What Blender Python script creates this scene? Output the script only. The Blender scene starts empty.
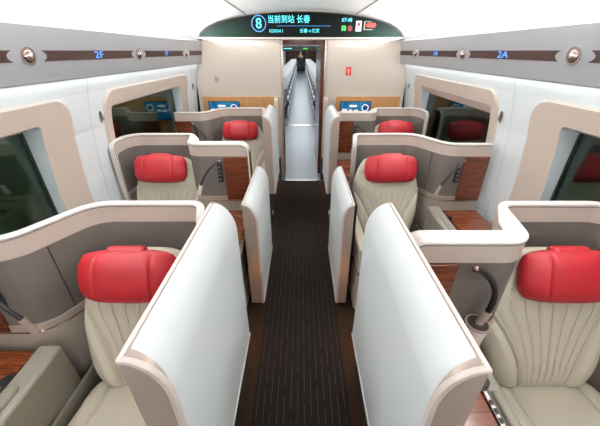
import bpy, math, random
from mathutils import Vector, Matrix
random.seed(7)
S = bpy.context.scene
C = S.collection
PI = math.pi
PITCH = 1.27

# ------------------------------------------------------------------ materials
MATS = {}
def mat(name, col, rough=0.5, metal=0.0, spec=0.5, emit=None, estr=0.0, var=0.0, vscale=30.0, bump=0.0, bscale=200.0, coat=0.0):
    m = bpy.data.materials.new(name); m.use_nodes = True
    nt = m.node_tree; b = nt.nodes['Principled BSDF']
    b.inputs['Base Color'].default_value = (*col, 1); b.inputs['Roughness'].default_value = rough
    b.inputs['Metallic'].default_value = metal; b.inputs['Specular IOR Level'].default_value = spec
    b.inputs['Coat Weight'].default_value = coat
    if emit: b.inputs['Emission Color'].default_value = (*emit, 1); b.inputs['Emission Strength'].default_value = estr
    tc = nt.nodes.new('ShaderNodeTexCoord')
    if var > 0:
        n = nt.nodes.new('ShaderNodeTexNoise'); n.inputs['Scale'].default_value = vscale; n.inputs['Detail'].default_value = 4
        nt.links.new(tc.outputs['Object'], n.inputs['Vector'])
        r = nt.nodes.new('ShaderNodeMapRange'); r.inputs['To Min'].default_value = 1-var; r.inputs['To Max'].default_value = 1+var
        nt.links.new(n.outputs['Fac'], r.inputs['Value'])
        mx = nt.nodes.new('ShaderNodeVectorMath'); mx.operation = 'SCALE'
        mx.inputs[0].default_value = col
        nt.links.new(r.outputs[0], mx.inputs['Scale']); nt.links.new(mx.outputs[0], b.inputs['Base Color'])
    if bump > 0:
        n2 = nt.nodes.new('ShaderNodeTexNoise'); n2.inputs['Scale'].default_value = bscale
        nt.links.new(tc.outputs['Object'], n2.inputs['Vector'])
        bp = nt.nodes.new('ShaderNodeBump'); bp.inputs['Strength'].default_value = bump; bp.inputs['Distance'].default_value = 0.002
        nt.links.new(n2.outputs['Fac'], bp.inputs['Height']); nt.links.new(bp.outputs[0], b.inputs['Normal'])
    MATS[name] = m
    return m

def wood(name, c1, c2, rough=0.3, scale=(3, 3, 40)):
    m = mat(name, c1, rough, coat=0.25); nt = m.node_tree; b = nt.nodes['Principled BSDF']
    tc = nt.nodes.new('ShaderNodeTexCoord'); mp = nt.nodes.new('ShaderNodeMapping'); mp.inputs['Scale'].default_value = scale
    n = nt.nodes.new('ShaderNodeTexNoise'); n.inputs['Scale'].default_value = 1.6; n.inputs['Detail'].default_value = 6; n.inputs['Distortion'].default_value = .6
    cr = nt.nodes.new('ShaderNodeValToRGB'); cr.color_ramp.elements[0].position = .35; cr.color_ramp.elements[1].position = .68
    cr.color_ramp.elements[0].color = (*c1, 1); cr.color_ramp.elements[1].color = (*c2, 1)
    nt.links.new(tc.outputs['Object'], mp.inputs[0]); nt.links.new(mp.outputs[0], n.inputs['Vector'])
    nt.links.new(n.outputs['Fac'], cr.inputs[0]); nt.links.new(cr.outputs[0], b.inputs['Base Color'])
    return m

WHITE = mat('white_laminate', (.70, .73, .735), .38, var=.02, vscale=6)
SIDEW = mat('sidewall_white', (.79, .84, .86), .35, var=.01, vscale=4)
BEIGE = mat('beige_frame', (.58, .485, .415), .42, var=.02, vscale=8)
CREAM = mat('rim_cream', (.78, .73, .69), .3, var=.01)
PINKM = mat('rose_metal', (.44, .35, .305), .35, metal=.3, var=.02)
ENDW = mat('end_wall_beige', (.60, .52, .45), .16, var=.015, vscale=3, coat=.4)
TAUPE = mat('taupe_panel', (.135, .113, .100), .7, var=.05, vscale=90, bump=.15, bscale=500)
RIDGE = mat('olive_grey_trim', (.27, .245, .20), .5, var=.02)
BANDC = mat('rim_band_rose', (.50, .41, .36), .35, var=.015)
LOWER = mat('lower_panel', (.40, .335, .285), .45, var=.02)
LEATH = mat('cream_leather', (.47, .42, .335), .5, var=.03, vscale=25, bump=.2, bscale=350)
LEATHD = mat('leather_seam', (.30, .27, .22), .6, var=.03)
THREAD = mat('thread_shade', (.38, .34, .265), .7, var=.03)
RED = mat('red_leather', (.38, .007, .014), .5, var=.06, vscale=14, bump=.25, bscale=250)
REDD = mat('red_seam', (.25, .006, .010), .5, var=.05)
WOOD = wood('gloss_wood', (.07, .014, .006), (.20, .050, .020), .22)
WOODT = wood('table_wood', (.09, .018, .007), (.28, .075, .028), .2, (3, 40, 3))
DWOOD = wood('dark_strip_wood', (.03, .008, .005), (.055, .016, .011), .6, (1, 6, 60))
DWOOD.node_tree.nodes['Principled BSDF'].inputs['Coat Weight'].default_value = 0
TAN = wood('tan_veneer', (.44, .22, .085), (.52, .28, .12), .35, (30, 3, 3))
BLACK = mat('black_rubber', (.012, .012, .013), .4, var=.1)
DARK = mat('dark_base', (.03, .024, .02), .6, var=.1)
METAL = mat('brushed_metal', (.62, .56, .53), .22, metal=1, var=.03)
TRIMR = mat('rose_trim', (.66, .56, .52), .3, metal=.1, var=.01)
ROSE = mat('rose_lens', (.30, .20, .18), .2, metal=.9, var=.03)
CHROME = mat('chrome', (.8, .8, .8), .12, metal=1, var=.02)
RACK = mat('rack_grey', (.30, .30, .315), .36, metal=.15, var=.015, vscale=5)
CEIL = mat('ceiling_white', (.88, .90, .90), .45, var=.008, vscale=3)
SEAM = mat('seam_dark', (.16, .15, .145), .8, var=.03)
REVEAL = mat('reveal_white', (.68, .74, .78), .4, var=.01)
GASKET = mat('gasket_black', (.015, .015, .015), .5, var=.05)
BLUEGLOW = mat('blue_led', (.02, .05, .3), .5, emit=(.08, .35, 1), estr=1.8, var=.01)
CYAN = mat('cyan_led', (.02, .2, .25), .5, emit=(.12, .8, .85), estr=1.6, var=.01)
BLUER = mat('blue_led_ring', (.02, .1, .25), .5, emit=(.08, .38, .85), estr=1.5, var=.01)
GREENL = mat('green_led', (.02, .3, .05), .5, emit=(.1, .8, .08), estr=1.4, var=.01)
REDL = mat('red_led', (.4, .02, .02), .5, emit=(.9, .06, .06), estr=1.0, var=.01)
DREDL = mat('dim_red_led', (.2, .02, .02), .5, emit=(.35, .06, .05), estr=.6, var=.01)
WHITEL = mat('white_led', (.5, .5, .5), .5, emit=(.9, .85, .85), estr=.9, var=.01)
SIGNRED = mat('sign_red', (.65, .03, .02), .4, var=.02)
SWITCH = mat('switch_grey', (.42, .39, .36), .45, var=.02)
LAMPW = mat('lamp_emitter', (.9, .9, .9), .5, emit=(1, .97, .92), estr=6, var=.01)
AISLE = mat('grey_blue_floor', (.26, .31, .37), .3, var=.06, vscale=6)
DCLOTH = mat('dark_cloth', (.03, .035, .05), .8, var=.1)
SKIN = mat('skin', (.45, .27, .2), .55, var=.03)
HAIR = mat('black_hair', (.01, .01, .01), .6, var=.1)
SEATG = mat('grey_fabric', (.25, .24, .25), .8, var=.05)
COVER = mat('white_cover', (.85, .86, .87), .7, var=.02)
LEAF = mat('leaf_green', (.10, .26, .06), .5, var=.3, vscale=20)
HEDGE = mat('hedge_green', (.03, .11, .04), .9, var=.5, vscale=3, bump=.5, bscale=20)

# carpet: dark brown loop with thin broken lengthwise stripes, warm floor glow painted into the borders
def carpet():
    m = mat('carpet', (.03, .022, .018), .95, spec=.15); nt = m.node_tree; b = nt.nodes['Principled BSDF']
    tc = nt.nodes.new('ShaderNodeTexCoord'); sp = nt.nodes.new('ShaderNodeSeparateXYZ'); nt.links.new(tc.outputs['Object'], sp.inputs[0])
    def math_(op, a, b_=None, c=None):
        n = nt.nodes.new('ShaderNodeMath'); n.operation = op
        for i, v in enumerate((a, b_, c)):
            if v is None: continue
            if isinstance(v, (int, float)): n.inputs[i].default_value = v
            else: nt.links.new(v, n.inputs[i])
        return n.outputs[0]
    X, Y = sp.outputs[0], sp.outputs[1]
    s = math_('MULTIPLY', X, 26.0)
    fr = math_('FRACT', s); st = math_('LESS_THAN', math_('ABSOLUTE', math_('SUBTRACT', fr, .5)), .055)
    ph = math_('MULTIPLY', math_('FLOOR', s), .37)
    dash = math_('LESS_THAN', math_('FRACT', math_('ADD', math_('MULTIPLY', Y, 3.0), ph)), .85)
    line = math_('MULTIPLY', st, dash)
    nz = nt.nodes.new('ShaderNodeTexNoise'); nz.inputs['Scale'].default_value = 160; nt.links.new(tc.outputs['Object'], nz.inputs['Vector'])
    edge = math_('GREATER_THAN', math_('ABSOLUTE', X), .275)
    def mix(f, c1, c2):
        n = nt.nodes.new('ShaderNodeMix'); n.data_type = 'RGBA'
        nt.links.new(f, n.inputs[0])
        for i, v in ((6, c1), (7, c2)):
            if isinstance(v, tuple): n.inputs[i].default_value = (*v, 1)
            else: nt.links.new(v, n.inputs[i])
        return n.outputs[2]
    base = mix(nz.outputs['Fac'], (.010, .007, .006), (.026, .019, .016))
    c = mix(line, base, (.055, .046, .042))
    c = mix(edge, c, (.034, .019, .011))
    nt.links.new(c, b.inputs['Base Color'])
    return m
CARPET = carpet()

def glass():
    m = bpy.data.materials.new('window_glass'); m.use_nodes = True; nt = m.node_tree; nt.nodes.clear()
    o = nt.nodes.new('ShaderNodeOutputMaterial'); t = nt.nodes.new('ShaderNodeBsdfTransparent'); g = nt.nodes.new('ShaderNodeBsdfGlossy')
    t.inputs[0].default_value = (.62, .75, .68, 1); g.inputs['Roughness'].default_value = .03
    f = nt.nodes.new('ShaderNodeFresnel'); f.inputs[0].default_value = 1.5
    n = nt.nodes.new('ShaderNodeMath'); n.operation = 'MULTIPLY'; n.inputs[1].default_value = .8
    nt.links.new(f.outputs[0], n.inputs[0])
    mx = nt.nodes.new('ShaderNodeMixShader'); nt.links.new(n.outputs[0], mx.inputs[0]); nt.links.new(t.outputs[0], mx.inputs[1]); nt.links.new(g.outputs[0], mx.inputs[2])
    nt.links.new(mx.outputs[0], o.inputs[0])
    return m
GLASS = glass()

def screen_mat():   # overhead display: black with green towards its two ends
    m = mat('display_glass', (.002, .003, .003), .35, spec=.12); nt = m.node_tree; b = nt.nodes['Principled BSDF']
    tc = nt.nodes.new('ShaderNodeTexCoord'); sp = nt.nodes.new('ShaderNodeSeparateXYZ'); nt.links.new(tc.outputs['Object'], sp.inputs[0])
    def mr(src, a, b_, c, d):
        r = nt.nodes.new('ShaderNodeMapRange'); nt.links.new(src, r.inputs['Value'])
        for k, v in zip(('From Min', 'From Max', 'To Min', 'To Max'), (a, b_, c, d)): r.inputs[k].default_value = v
        return r.outputs[0]
    ab = nt.nodes.new('ShaderNodeMath'); ab.operation = 'ABSOLUTE'; nt.links.new(sp.outputs[0], ab.inputs[0])
    gx = mr(ab.outputs[0], .55, .95, .08, 1.0)
    gz = mr(sp.outputs[2], .0, .24, 1.0, .06)
    mu = nt.nodes.new('ShaderNodeMath'); mu.operation = 'MULTIPLY'; nt.links.new(gx, mu.inputs[0]); nt.links.new(gz, mu.inputs[1])
    sc = nt.nodes.new('ShaderNodeMath'); sc.operation = 'MULTIPLY'; sc.inputs[1].default_value = .16; nt.links.new(mu.outputs[0], sc.inputs[0])
    b.inputs['Emission Color'].default_value = (.02, .62, .32, 1)
    nt.links.new(sc.outputs[0], b.inputs['Emission Strength'])
    return m
DISPLAY = screen_mat()
def tv_mat():
    m = mat('tv_blue', (.01, .03, .06), .2); nt = m.node_tree; b = nt.nodes['Principled BSDF']
    tc = nt.nodes.new('ShaderNodeTexCoord'); n = nt.nodes.new('ShaderNodeTexNoise'); n.inputs['Scale'].default_value = 9
    nt.links.new(tc.outputs['Object'], n.inputs['Vector'])
    cr = nt.nodes.new('ShaderNodeValToRGB'); cr.color_ramp.elements[0].color = (.0, .06, .2, 1); cr.color_ramp.elements[1].color = (.02, .38, .75, 1)
    cr.color_ramp.elements[0].position = .35; cr.color_ramp.elements[1].position = .7
    nt.links.new(n.outputs['Fac'], cr.inputs[0]); nt.links.new(cr.outputs[0], b.inputs['Emission Color']); b.inputs['Emission Strength'].default_value = .9
    return m
TV = tv_mat()

# ------------------------------------------------------------------ mesh helpers (world coordinates; part() makes them local)
class MB:
    def __init__(s): s.v = []; s.f = []
    def add(s, vs, fs):
        o = len(s.v); s.v += [tuple(v) for v in vs]; s.f += [tuple(i+o for i in f) for f in fs]; return s
    def box(s, x0, x1, y0, y1, z0, z1):
        x0, x1 = sorted((x0, x1)); y0, y1 = sorted((y0, y1)); z0, z1 = sorted((z0, z1))
        v = [(x, y, z) for z in (z0, z1) for y in (y0, y1) for x in (x0, x1)]
        return s.add(v, [(0, 2, 3, 1), (4, 5, 7, 6), (0, 1, 5, 4), (2, 6, 7, 3), (0, 4, 6, 2), (1, 3, 7, 5)])
    def tube(s, pts, r, n=12, r2=None):
        pts = [Vector(p) for p in pts]; rings = []; m = len(pts)
        for i, p in enumerate(pts):
            t = (pts[min(i+1, m-1)] - pts[max(i-1, 0)]).normalized()
            a = t.orthogonal() if i == 0 else (rings[-1][1] - t*rings[-1][1].dot(t))
            a = a.normalized(); b = t.cross(a); rr = r if r2 is None else r+(r2-r)*i/(m-1)
            rings.append(([p+(a*math.cos(2*PI*k/n)+b*math.sin(2*PI*k/n))*rr for k in range(n)], a))
        vs = [v for rg, _ in rings for v in rg]; fs = []
        for i in range(m-1):
            for k in range(n):
                fs.append((i*n+k, i*n+(k+1) % n, (i+1)*n+(k+1) % n, (i+1)*n+k))
        fs.append(tuple(range(n))); fs.append(tuple((m-1)*n+k for k in range(n)))
        return s.add(vs, fs)
    def prism(s, poly, axis, a, b):     # poly of 2D points extruded along axis ('x': poly=(y,z); 'y': poly=(x,z); 'z': poly=(x,y))
        def P(p, t): return {'x': (t, p[0], p[1]), 'y': (p[0], t, p[1]), 'z': (p[0], p[1], t)}[axis]
        n = len(poly); vs = [P(p, a) for p in poly]+[P(p, b) for p in poly]
        fs = [tuple(range(n)), tuple(range(n, 2*n))]+[(i, (i+1) % n, n+(i+1) % n, n+i) for i in range(n)]
        return s.add(vs, fs)
    def sphere(s, c, rx, ry, rz, nu=16, nv=10):
        vs = [(c[0], c[1], c[2]+rz)]
        for j in range(1, nv):
            t = PI*j/nv
            for i in range(nu):
                a = 2*PI*i/nu; vs.append((c[0]+rx*math.sin(t)*math.cos(a), c[1]+ry*math.sin(t)*math.sin(a), c[2]+rz*math.cos(t)))
        vs.append((c[0], c[1], c[2]-rz)); fs = []
        for i in range(nu): fs.append((0, 1+i, 1+(i+1) % nu))
        for j in range(nv-2):
            for i in range(nu): fs.append((1+j*nu+i, 1+(j+1)*nu+i, 1+(j+1)*nu+(i+1) % nu, 1+j*nu+(i+1) % nu))
        l = len(vs)-1
        for i in range(nu): fs.append((l, 1+(nv-2)*nu+(i+1) % nu, 1+(nv-2)*nu+i))
        return s.add(vs, fs)

def root_loc(o):
    while o.parent: o = o.parent
    return Vector(o.location)
def part(name, mb, m, parent=None, bevel=0, smooth=True, seg=2, loc=None):
    me = bpy.data.meshes.new(name)
    off = root_loc(parent) if parent else Vector(loc or (0, 0, 0))
    me.from_pydata([tuple(Vector(v)-off) for v in mb.v], [], mb.f); me.update()
    import bmesh
    bm = bmesh.new(); bm.from_mesh(me); bmesh.ops.remove_doubles(bm, verts=bm.verts, dist=1e-6); bmesh.ops.recalc_face_normals(bm, faces=bm.faces); bm.to_mesh(me); bm.free()
    me.materials.append(m)
    if smooth:
        for p in me.polygons: p.use_smooth = True
        me.set_sharp_from_angle(angle=math.radians(38))
    o = bpy.data.objects.new(name, me); C.objects.link(o)
    if parent: o.parent = parent
    else: o.location = off
    if bevel:
        b = o.modifiers.new('bevel', 'BEVEL'); b.width = bevel; b.segments = seg; b.limit_method = 'ANGLE'; b.angle_limit = math.radians(40); b.harden_normals = False
    return o
def tag(o, label, cat, group=None):
    o['label'] = label; o['category'] = cat
    if group: o['group'] = group
    return o
def thing(name, loc, label, cat, group=None):
    o = bpy.data.objects.new(name, None); o.empty_display_size = .1; C.objects.link(o); o.location = loc
    return tag(o, label, cat, group)
def struct(o): o['kind'] = 'structure'; return o
def sempty(name, loc=(0, 0, 0)):
    o = bpy.data.objects.new(name, None); C.objects.link(o); o.location = loc; return struct(o)
def box(*a): return MB().box(*a)

def fillet(pts, radii, n=8):
    out = [Vector(pts[0])]
    for i in range(1, len(pts)-1):
        p, a, b = Vector(pts[i]), Vector(pts[i-1]), Vector(pts[i+1]); r = radii[i-1]
        u = (a-p).normalized(); w = (b-p).normalized(); ang = u.angle(w); d = min(r/math.tan(ang/2), (a-p).length*.49, (b-p).length*.49)
        r = d*math.tan(ang/2); c = p+(u+w).normalized()*(r/math.sin(ang/2)); s0 = p+u*d; s1 = p+w*d
        a0 = math.atan2(s0.y-c.y, s0.x-c.x); a1 = math.atan2(s1.y-c.y, s1.x-c.x); da = (a1-a0+PI) % (2*PI)-PI
        for k in range(n+1):
            t = a0+da*k/n; out.append(Vector((c.x+r*math.cos(t), c.y+r*math.sin(t))))
    out.append(Vector(pts[-1])); return out

class Path:
    def __init__(s, pts):
        s.p = [Vector(p) for p in pts]; s.l = [0]
        for a, b in zip(s.p, s.p[1:]): s.l.append(s.l[-1]+(b-a).length)
        s.L = s.l[-1]
    def at(s, t, n=0.0):
        t = max(0, min(s.L, t)); i = 0
        while i < len(s.p)-2 and s.l[i+1] < t: i += 1
        k = (t-s.l[i])/max(1e-9, s.l[i+1]-s.l[i]); q = s.p[i].lerp(s.p[i+1], k)
        def dirv(j): return (s.p[j+1]-s.p[j]).normalized()
        d = dirv(i)
        if k > .5 and i < len(s.p)-2: d = (dirv(i).lerp(dirv(i+1), (k-.5))).normalized()
        elif k < .5 and i > 0: d = (dirv(i).lerp(dirv(i-1), (.5-k))).normalized()
        return Vector((q.x-d.y*n, q.y+d.x*n))

def wrap_strip(mb, path, A, B, n0, n1, side, dy):   # closed solid between two (s,z) polylines with thickness n0..n1
    N = len(A)
    def W(sz, n):
        q = path.at(sz[0], n(sz[0]) if callable(n) else n); return (side*q.x, q.y+dy, sz[1])
    vs = []
    for a, b in zip(A, B): vs += [W(a, n0), W(b, n0), W(b, n1), W(a, n1)]
    fs = []
    for i in range(N-1):
        for k in range(4): fs.append((i*4+k, i*4+(k+1) % 4, (i+1)*4+(k+1) % 4, (i+1)*4+k))
    fs += [(0, 1, 2, 3), tuple((N-1)*4+k for k in range(4))]
    return mb.add(vs, fs)

def outline(L, z0, z1, r, left, right, inset_side, inset_top, M=70):
    """(s,z) polyline up the left end, along the top, down the right end, moved inwards."""
    pts = []; x0 = inset_side if left else 0; x1 = L-(inset_side if right else 0); zt = z1-inset_top
    rr = max(.012, r-min(inset_side, inset_top)); k = 10
    if left:
        for i in range(6): pts.append((x0, z0+(zt-rr-z0)*i/6))
        for i in range(k): a = PI-PI/2*i/k; pts.append((x0+rr+rr*math.cos(a), zt-rr+rr*math.sin(a)))
        sa = x0+rr
    else: sa = x0
    sb = x1-rr if right else x1
    for i in range(M+1): pts.append((sa+(sb-sa)*i/M, zt))
    if right:
        for i in range(1, k+1): a = PI/2-PI/2*i/k; pts.append((x1-rr+rr*math.cos(a), zt-rr+rr*math.sin(a)))
        for i in range(1, 7): pts.append((x1, (zt-rr)+(z0-(zt-rr))*i/6))
    return pts

def pad(mb, p0, p1, xc, hw, thick, front=None, nu=28, nv=28, pu=5, pv=8, taper=None, ex=Vector((1, 0, 0)), cr=.10, cz=0.0):
    """Cushion between bottom line p0 and top line p1 (y,z); front bulges along the normal facing -y / up."""
    a = Vector((0, p0[0], p0[1])); b = Vector((0, p1[0], p1[1])); d = (b-a); dn = d.normalized(); nrm = ex.cross(dn).normalized()
    if nrm.y > .3 or nrm.z < -.3 and abs(nrm.y) < .3: nrm = -nrm
    def ev(u, v, lift=0.0):
        e = max(0, 1-abs(u)**pu)**(1/2.2)*max(0, 1-abs(2*v-1)**pv)**(1/2.2)
        wu = u*hw*(taper(v) if taper else 1)*(1-cr*abs(2*v-1)**pv)
        return a+d*(.5+(v-.5)*(1-cz*abs(u)**pu))+Vector((xc+wu, 0, 0))+nrm*(thick*.5*e+(front(u, v) if front else 0)*min(1, e*1.3)+lift)
    mb.ev = ev
    Fv, Bv = [], []
    for j in range(nv+1):
        v = math.sin((j/nv-.5)*PI)*.5+.5 if pv else j/nv
        v = .5*(v+j/nv)
        for i in range(nu+1):
            t = i/nu*2-1; u = .5*(math.sin(t*PI/2)+t)
            e = max(0, 1-abs(u)**pu)**(1/2.2)*max(0, 1-abs(2*v-1)**pv)**(1/2.2)
            w = hw*(taper(v) if taper else 1)
            # round the silhouette corners
            cv = abs(2*v-1)**pv; wu = u*w*(1-cr*cv)
            P = a+d*(.5+(v-.5)*(1-cz*abs(u)**pu))+Vector((xc+wu, 0, 0))
            f = front(u, v) if front else 0
            Fv.append(P+nrm*(thick*.5*e+f*min(1, e*1.3))); Bv.append(P-nrm*(thick*.5*e))
    W = nu+1; o = len(Fv); fs = []
    for j in range(nv):
        for i in range(nu):
            q = (j*W+i, j*W+i+1, (j+1)*W+i+1, (j+1)*W+i); fs.append(q); fs.append(tuple(o+k for k in reversed(q)))
    mb.add(Fv+Bv, fs)
    return mb

def text_mesh(name, s, size, m, parent, x, y, z, face='front', align='CENTER', extrude=.0008, squash=1.0):
    cu = bpy.data.curves.new(name, 'FONT'); cu.body = s; cu.size = size; cu.align_x = align; cu.align_y = 'CENTER'; cu.extrude = extrude; cu.offset = size*.012 if face == 'front' else 0
    cu.resolution_u = 2
    t = bpy.data.objects.new('tmp', cu); C.objects.link(t)
    bpy.context.view_layer.update()
    dg = bpy.context.evaluated_depsgraph_get(); me = bpy.data.meshes.new_from_object(t.evaluated_get(dg))
    bpy.data.objects.remove(t)
    if face == 'front': R = Matrix.Rotation(PI/2, 4, 'X')
    elif face == 'left': R = Matrix.Rotation(PI/2, 4, 'Z') @ Matrix.Rotation(PI/2, 4, 'X')     # on the left wall, read from +x
    else: R = Matrix.Rotation(-PI/2, 4, 'Z') @ Matrix.Rotation(PI/2, 4, 'X')
    me.transform(Matrix.Scale(squash, 4, (1, 0, 0))); me.transform(R); me.transform(Matrix.Translation(Vector((x, y, z))-root_loc(parent)))
    me.materials.clear(); me.materials.append(m); me.name = name
    o = bpy.data.objects.new(name, me); C.objects.link(o); o.parent = parent
    return o

# ------------------------------------------------------------------ setting
Y0, Y1 = -3.0, 4.35
def Xw(z):
    pr = [(0, 1.50), (.5, 1.515), (1.0, 1.515), (1.3, 1.485), (1.55, 1.435), (1.72, 1.385), (2.4, 1.2)]
    for (a, xa), (b, xb) in zip(pr, pr[1:]):
        if z <= b: return xa+(xb-xa)*(z-a)/(b-a)
    return xb
fl = struct(part('floor', box(-1.52, 1.52, Y0, 4.17, -.04, 0), CARPET))
fl2 = struct(part('floor', box(-1.52, 1.52, 4.17, 32, -.04, 0.001), AISLE))
struct(part('trim_1', box(-.33, .33, 4.155, 4.185, 0, .006), METAL, bevel=.002))

WIN = [(-1.78, -.45), (.30, 1.62), (2.29, 3.73)]
WZ = (.80, 1.43)
for side, nm in ((-1, 'left'), (1, 'right')):
    mb = MB(); zs = [0, .25, .5, .77, 1.0, 1.15, 1.3, 1.46, 1.55, 1.665]
    ys = sorted([Y0, Y1+.06]+[w[0]-.04 for w in WIN]+[w[1]+.04 for w in WIN])
    for yi in range(len(ys)-1):
        ya, yb = ys[yi], ys[yi+1]; inw = any(abs(ya-(w[0]-.04)) < 1e-6 for w in WIN)
        for za, zb in zip(zs, zs[1:]):
            if inw and za >= .76 and zb <= 1.47: continue
            xa, xb = side*Xw(za), side*Xw(zb); t = side*.02
            mb.add([(xa, ya, za), (xa, yb, za), (xb, yb, zb), (xb, ya, zb), (xa+t, ya, za), (xa+t, yb, za), (xb+t, yb, zb), (xb+t, ya, zb)],
                   [(0, 1, 2, 3), (4, 5, 6, 7), (0, 1, 5, 4), (2, 3, 7, 6), (0, 3, 7, 4), (1, 2, 6, 5)])
    w = struct(part('wall_'+nm, mb, SIDEW))
    # thin vertical panel joints
    for k, yj in enumerate((0.02, 2.06, 4.12)):
        mb = MB()
        for za, zb in zip(zs, zs[1:]):
            xa, xb = side*(Xw(za)-.0015), side*(Xw(zb)-.0015); t = side*.006
            mb.add([(xa, yj, za), (xa, yj+.008, za), (xb, yj+.008, zb), (xb, yj, zb), (xa+t, yj, za), (xa+t, yj+.008, za), (xb+t, yj+.008, zb), (xb+t, yj, zb)],
                   [(0, 1, 2, 3), (4, 5, 6, 7), (0, 1, 5, 4), (2, 3, 7, 6), (0, 3, 7, 4), (1, 2, 6, 5)])
        part('panel_joint', mb, REVEAL, w)

def rrect(ya, yb, za, zb, r, n=8):
    out = []
    for (cy, cz, a0) in ((yb-r, zb-r, 0), (ya+r, zb-r, PI/2), (ya+r, za+r, PI), (yb-r, za+r, 3*PI/2)):
        for k in range(n+1):
            a = a0+PI/2*k/n; out.append((cy+r*math.cos(a), cz+r*math.sin(a)))
    # add extra points along straight edges so the ring follows the curved wall
    res = []
    for i, p in enumerate(out):
        q = out[(i+1) % len(out)]; res.append(p)
        if math.hypot(q[0]-p[0], q[1]-p[1]) > .08:
            for k in range(1, 6): res.append((p[0]+(q[0]-p[0])*k/6, p[1]+(q[1]-p[1])*k/6))
    return res
def ring(mb, o, i, side, off_o, off_i, back):
    n = len(o); vs = []
    for a, b in zip(o, i):
        vs += [(side*(Xw(a[1])-off_o), *a), (side*(Xw(b[1])-off_i), *b), (side*(Xw(b[1])+back), *b), (side*(Xw(a[1])+back*.2), *a)]
    fs = []
    for k in range(n):
        for j in range(4): fs.append((k*4+j, k*4+(j+1) % 4, ((k+1) % n)*4+(j+1) % 4, ((k+1) % n)*4+j))
    mb.add(vs, fs)
wn = 0
for side in (-1, 1):
    for (ya, yb) in WIN:
        wn += 1
        W = sempty('window_%d' % wn, (side*1.5, (ya+yb)/2, WZ[0]))
        o_ = .15 if ya < 2 else .08
        O = rrect(ya-o_, yb+.25 if yb < 3 else yb+.24, .58, 1.55, .13); I = rrect(ya, yb, WZ[0], WZ[1], .03)
        M_ = rrect(ya-o_+.01, yb+.24 if yb < 3 else yb+.23, .59, 1.54, .125)
        O = [O[i] for i in range(len(O))]
        nI = len(I); nO = len(O)
        if nI != nO:
            I = [I[int(i*nI/nO)] for i in range(nO)]
        f = MB(); ring(f, O, M_, side, .0, .018, .0); ring(f, M_, I, side, .018, .014, .004)
        part('window_frame', f, BEIGE, W)
        f = MB(); n = len(I); vs = []
        IR = I; G = rrect(ya+.004, yb-.004, WZ[0]+.006, WZ[1]-.004, .03); G = [G[int(i*len(G)/n)] for i in range(n)]
        for a, b in zip(IR, G): vs += [(side*(Xw(a[1])-.012), *a), (side*1.575, *b), (side*1.575, b[0], b[1]), (side*(Xw(a[1])+.01), *a)]
        for a, b in zip(IR, G): pass
        fs = []
        for k in range(n): fs.append((k*4, k*4+1, ((k+1) % n)*4+1, ((k+1) % n)*4))
        f.add(vs, fs); rv = part('reveal', f, REVEAL, W)
        g = MB(); g.prism(G, 'x', side*1.560, side*1.568); part('pane', g, GLASS, W, smooth=False)
        k_ = MB(); g2 = [(p[0]+(.014 if p[0] < (ya+yb)/2 else -.014), p[1]+(.014 if p[1] < 1.1 else -.014)) for p in G]
        vs = []; fs = []
        for a, b in zip(G, g2): vs += [(side*1.558, *a), (side*1.558, *b)]
        for k in range(n): fs.append((2*k, 2*k+1, 2*((k+1) % n)+1, 2*((k+1) % n)))
        k_.add(vs, fs); part('gasket', k_, GASKET, W)
        bl = MB(); (bl.box(side*1.470, side*1.53, ya+.01, yb-.01, 1.368, 1.428) if side > 0 and ya > 2 else bl.box(side*1.515, side*1.555, ya+.01, yb-.01, 1.410, 1.428)); bb = part('blind', bl, PINKM, W, bevel=.008)
        part('blind_pull', box(side*1.522, side*1.55, ya+.01, yb-.01, 1.402, 1.410), SEAM, bb, bevel=.002)

# ceiling, elliptical vault with lengthwise joints
def zc(x):
    x = min(1.32, abs(x)); return 1.955+.305*(max(0, 1-(x/1.335)**2))**.5
xs = [1.325*math.sin(PI/2*k/24) for k in range(-24, 25)]
mb = MB(); poly = [(x, zc(x)) for x in xs]+[(x, zc(x)+.05) for x in reversed(xs)]
mb = MB(); n = len(xs); vs = []; fs = []
for y in (Y0, 4.335):
    for x in xs: vs.append((x, y, zc(x)))
for y in (Y0, 4.335):
    for x in xs: vs.append((x*1.03, y, zc(x)+.04))
for i in range(n-1): fs += [(i, i+1, n+i+1, n+i), (2*n+i, 2*n+i+1, 3*n+i+1, 3*n+i)]
for s in (-1, 1):
    mb.prism([(s*1.32, zc(1.32)-.002), (s*1.333, 1.965), (s*1.350, 1.925), (s*1.36, 1.90), (s*1.38, 1.90), (s*1.38, 2.02), (s*1.33, 2.03)], 'y', Y0, 4.335)
fs += [(0, n, 3*n, 2*n), (n-1, 2*n-1, 4*n-1, 3*n-1)]
mb.add(vs, fs); ce = struct(part('ceiling', mb, CEIL))
for s in (-1, 1):
    x = s*.70
    part('ceiling_joint', box(x-.004, x+.004, Y0, 4.33, zc(.70)-.004, zc(.70)+.012), SEAM, ce)
    x = s*.09
for yj in (1.25, 3.1):
    mb = MB(); vs = []; fs = []
    for x in xs[6:-6]: vs += [(x, yj, zc(x)-.001), (x, yj+.005, zc(x)-.001), (x, yj+.005, zc(x)+.01), (x, yj, zc(x)+.01)]
    for i in range(len(xs[6:-6])-1):
        for j in range(4): fs.append((i*4+j, i*4+(j+1) % 4, i*4+4+(j+1) % 4, i*4+4+j))
    mb.add(vs, fs); part('ceiling_joint', mb, REVEAL, ce)

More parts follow.
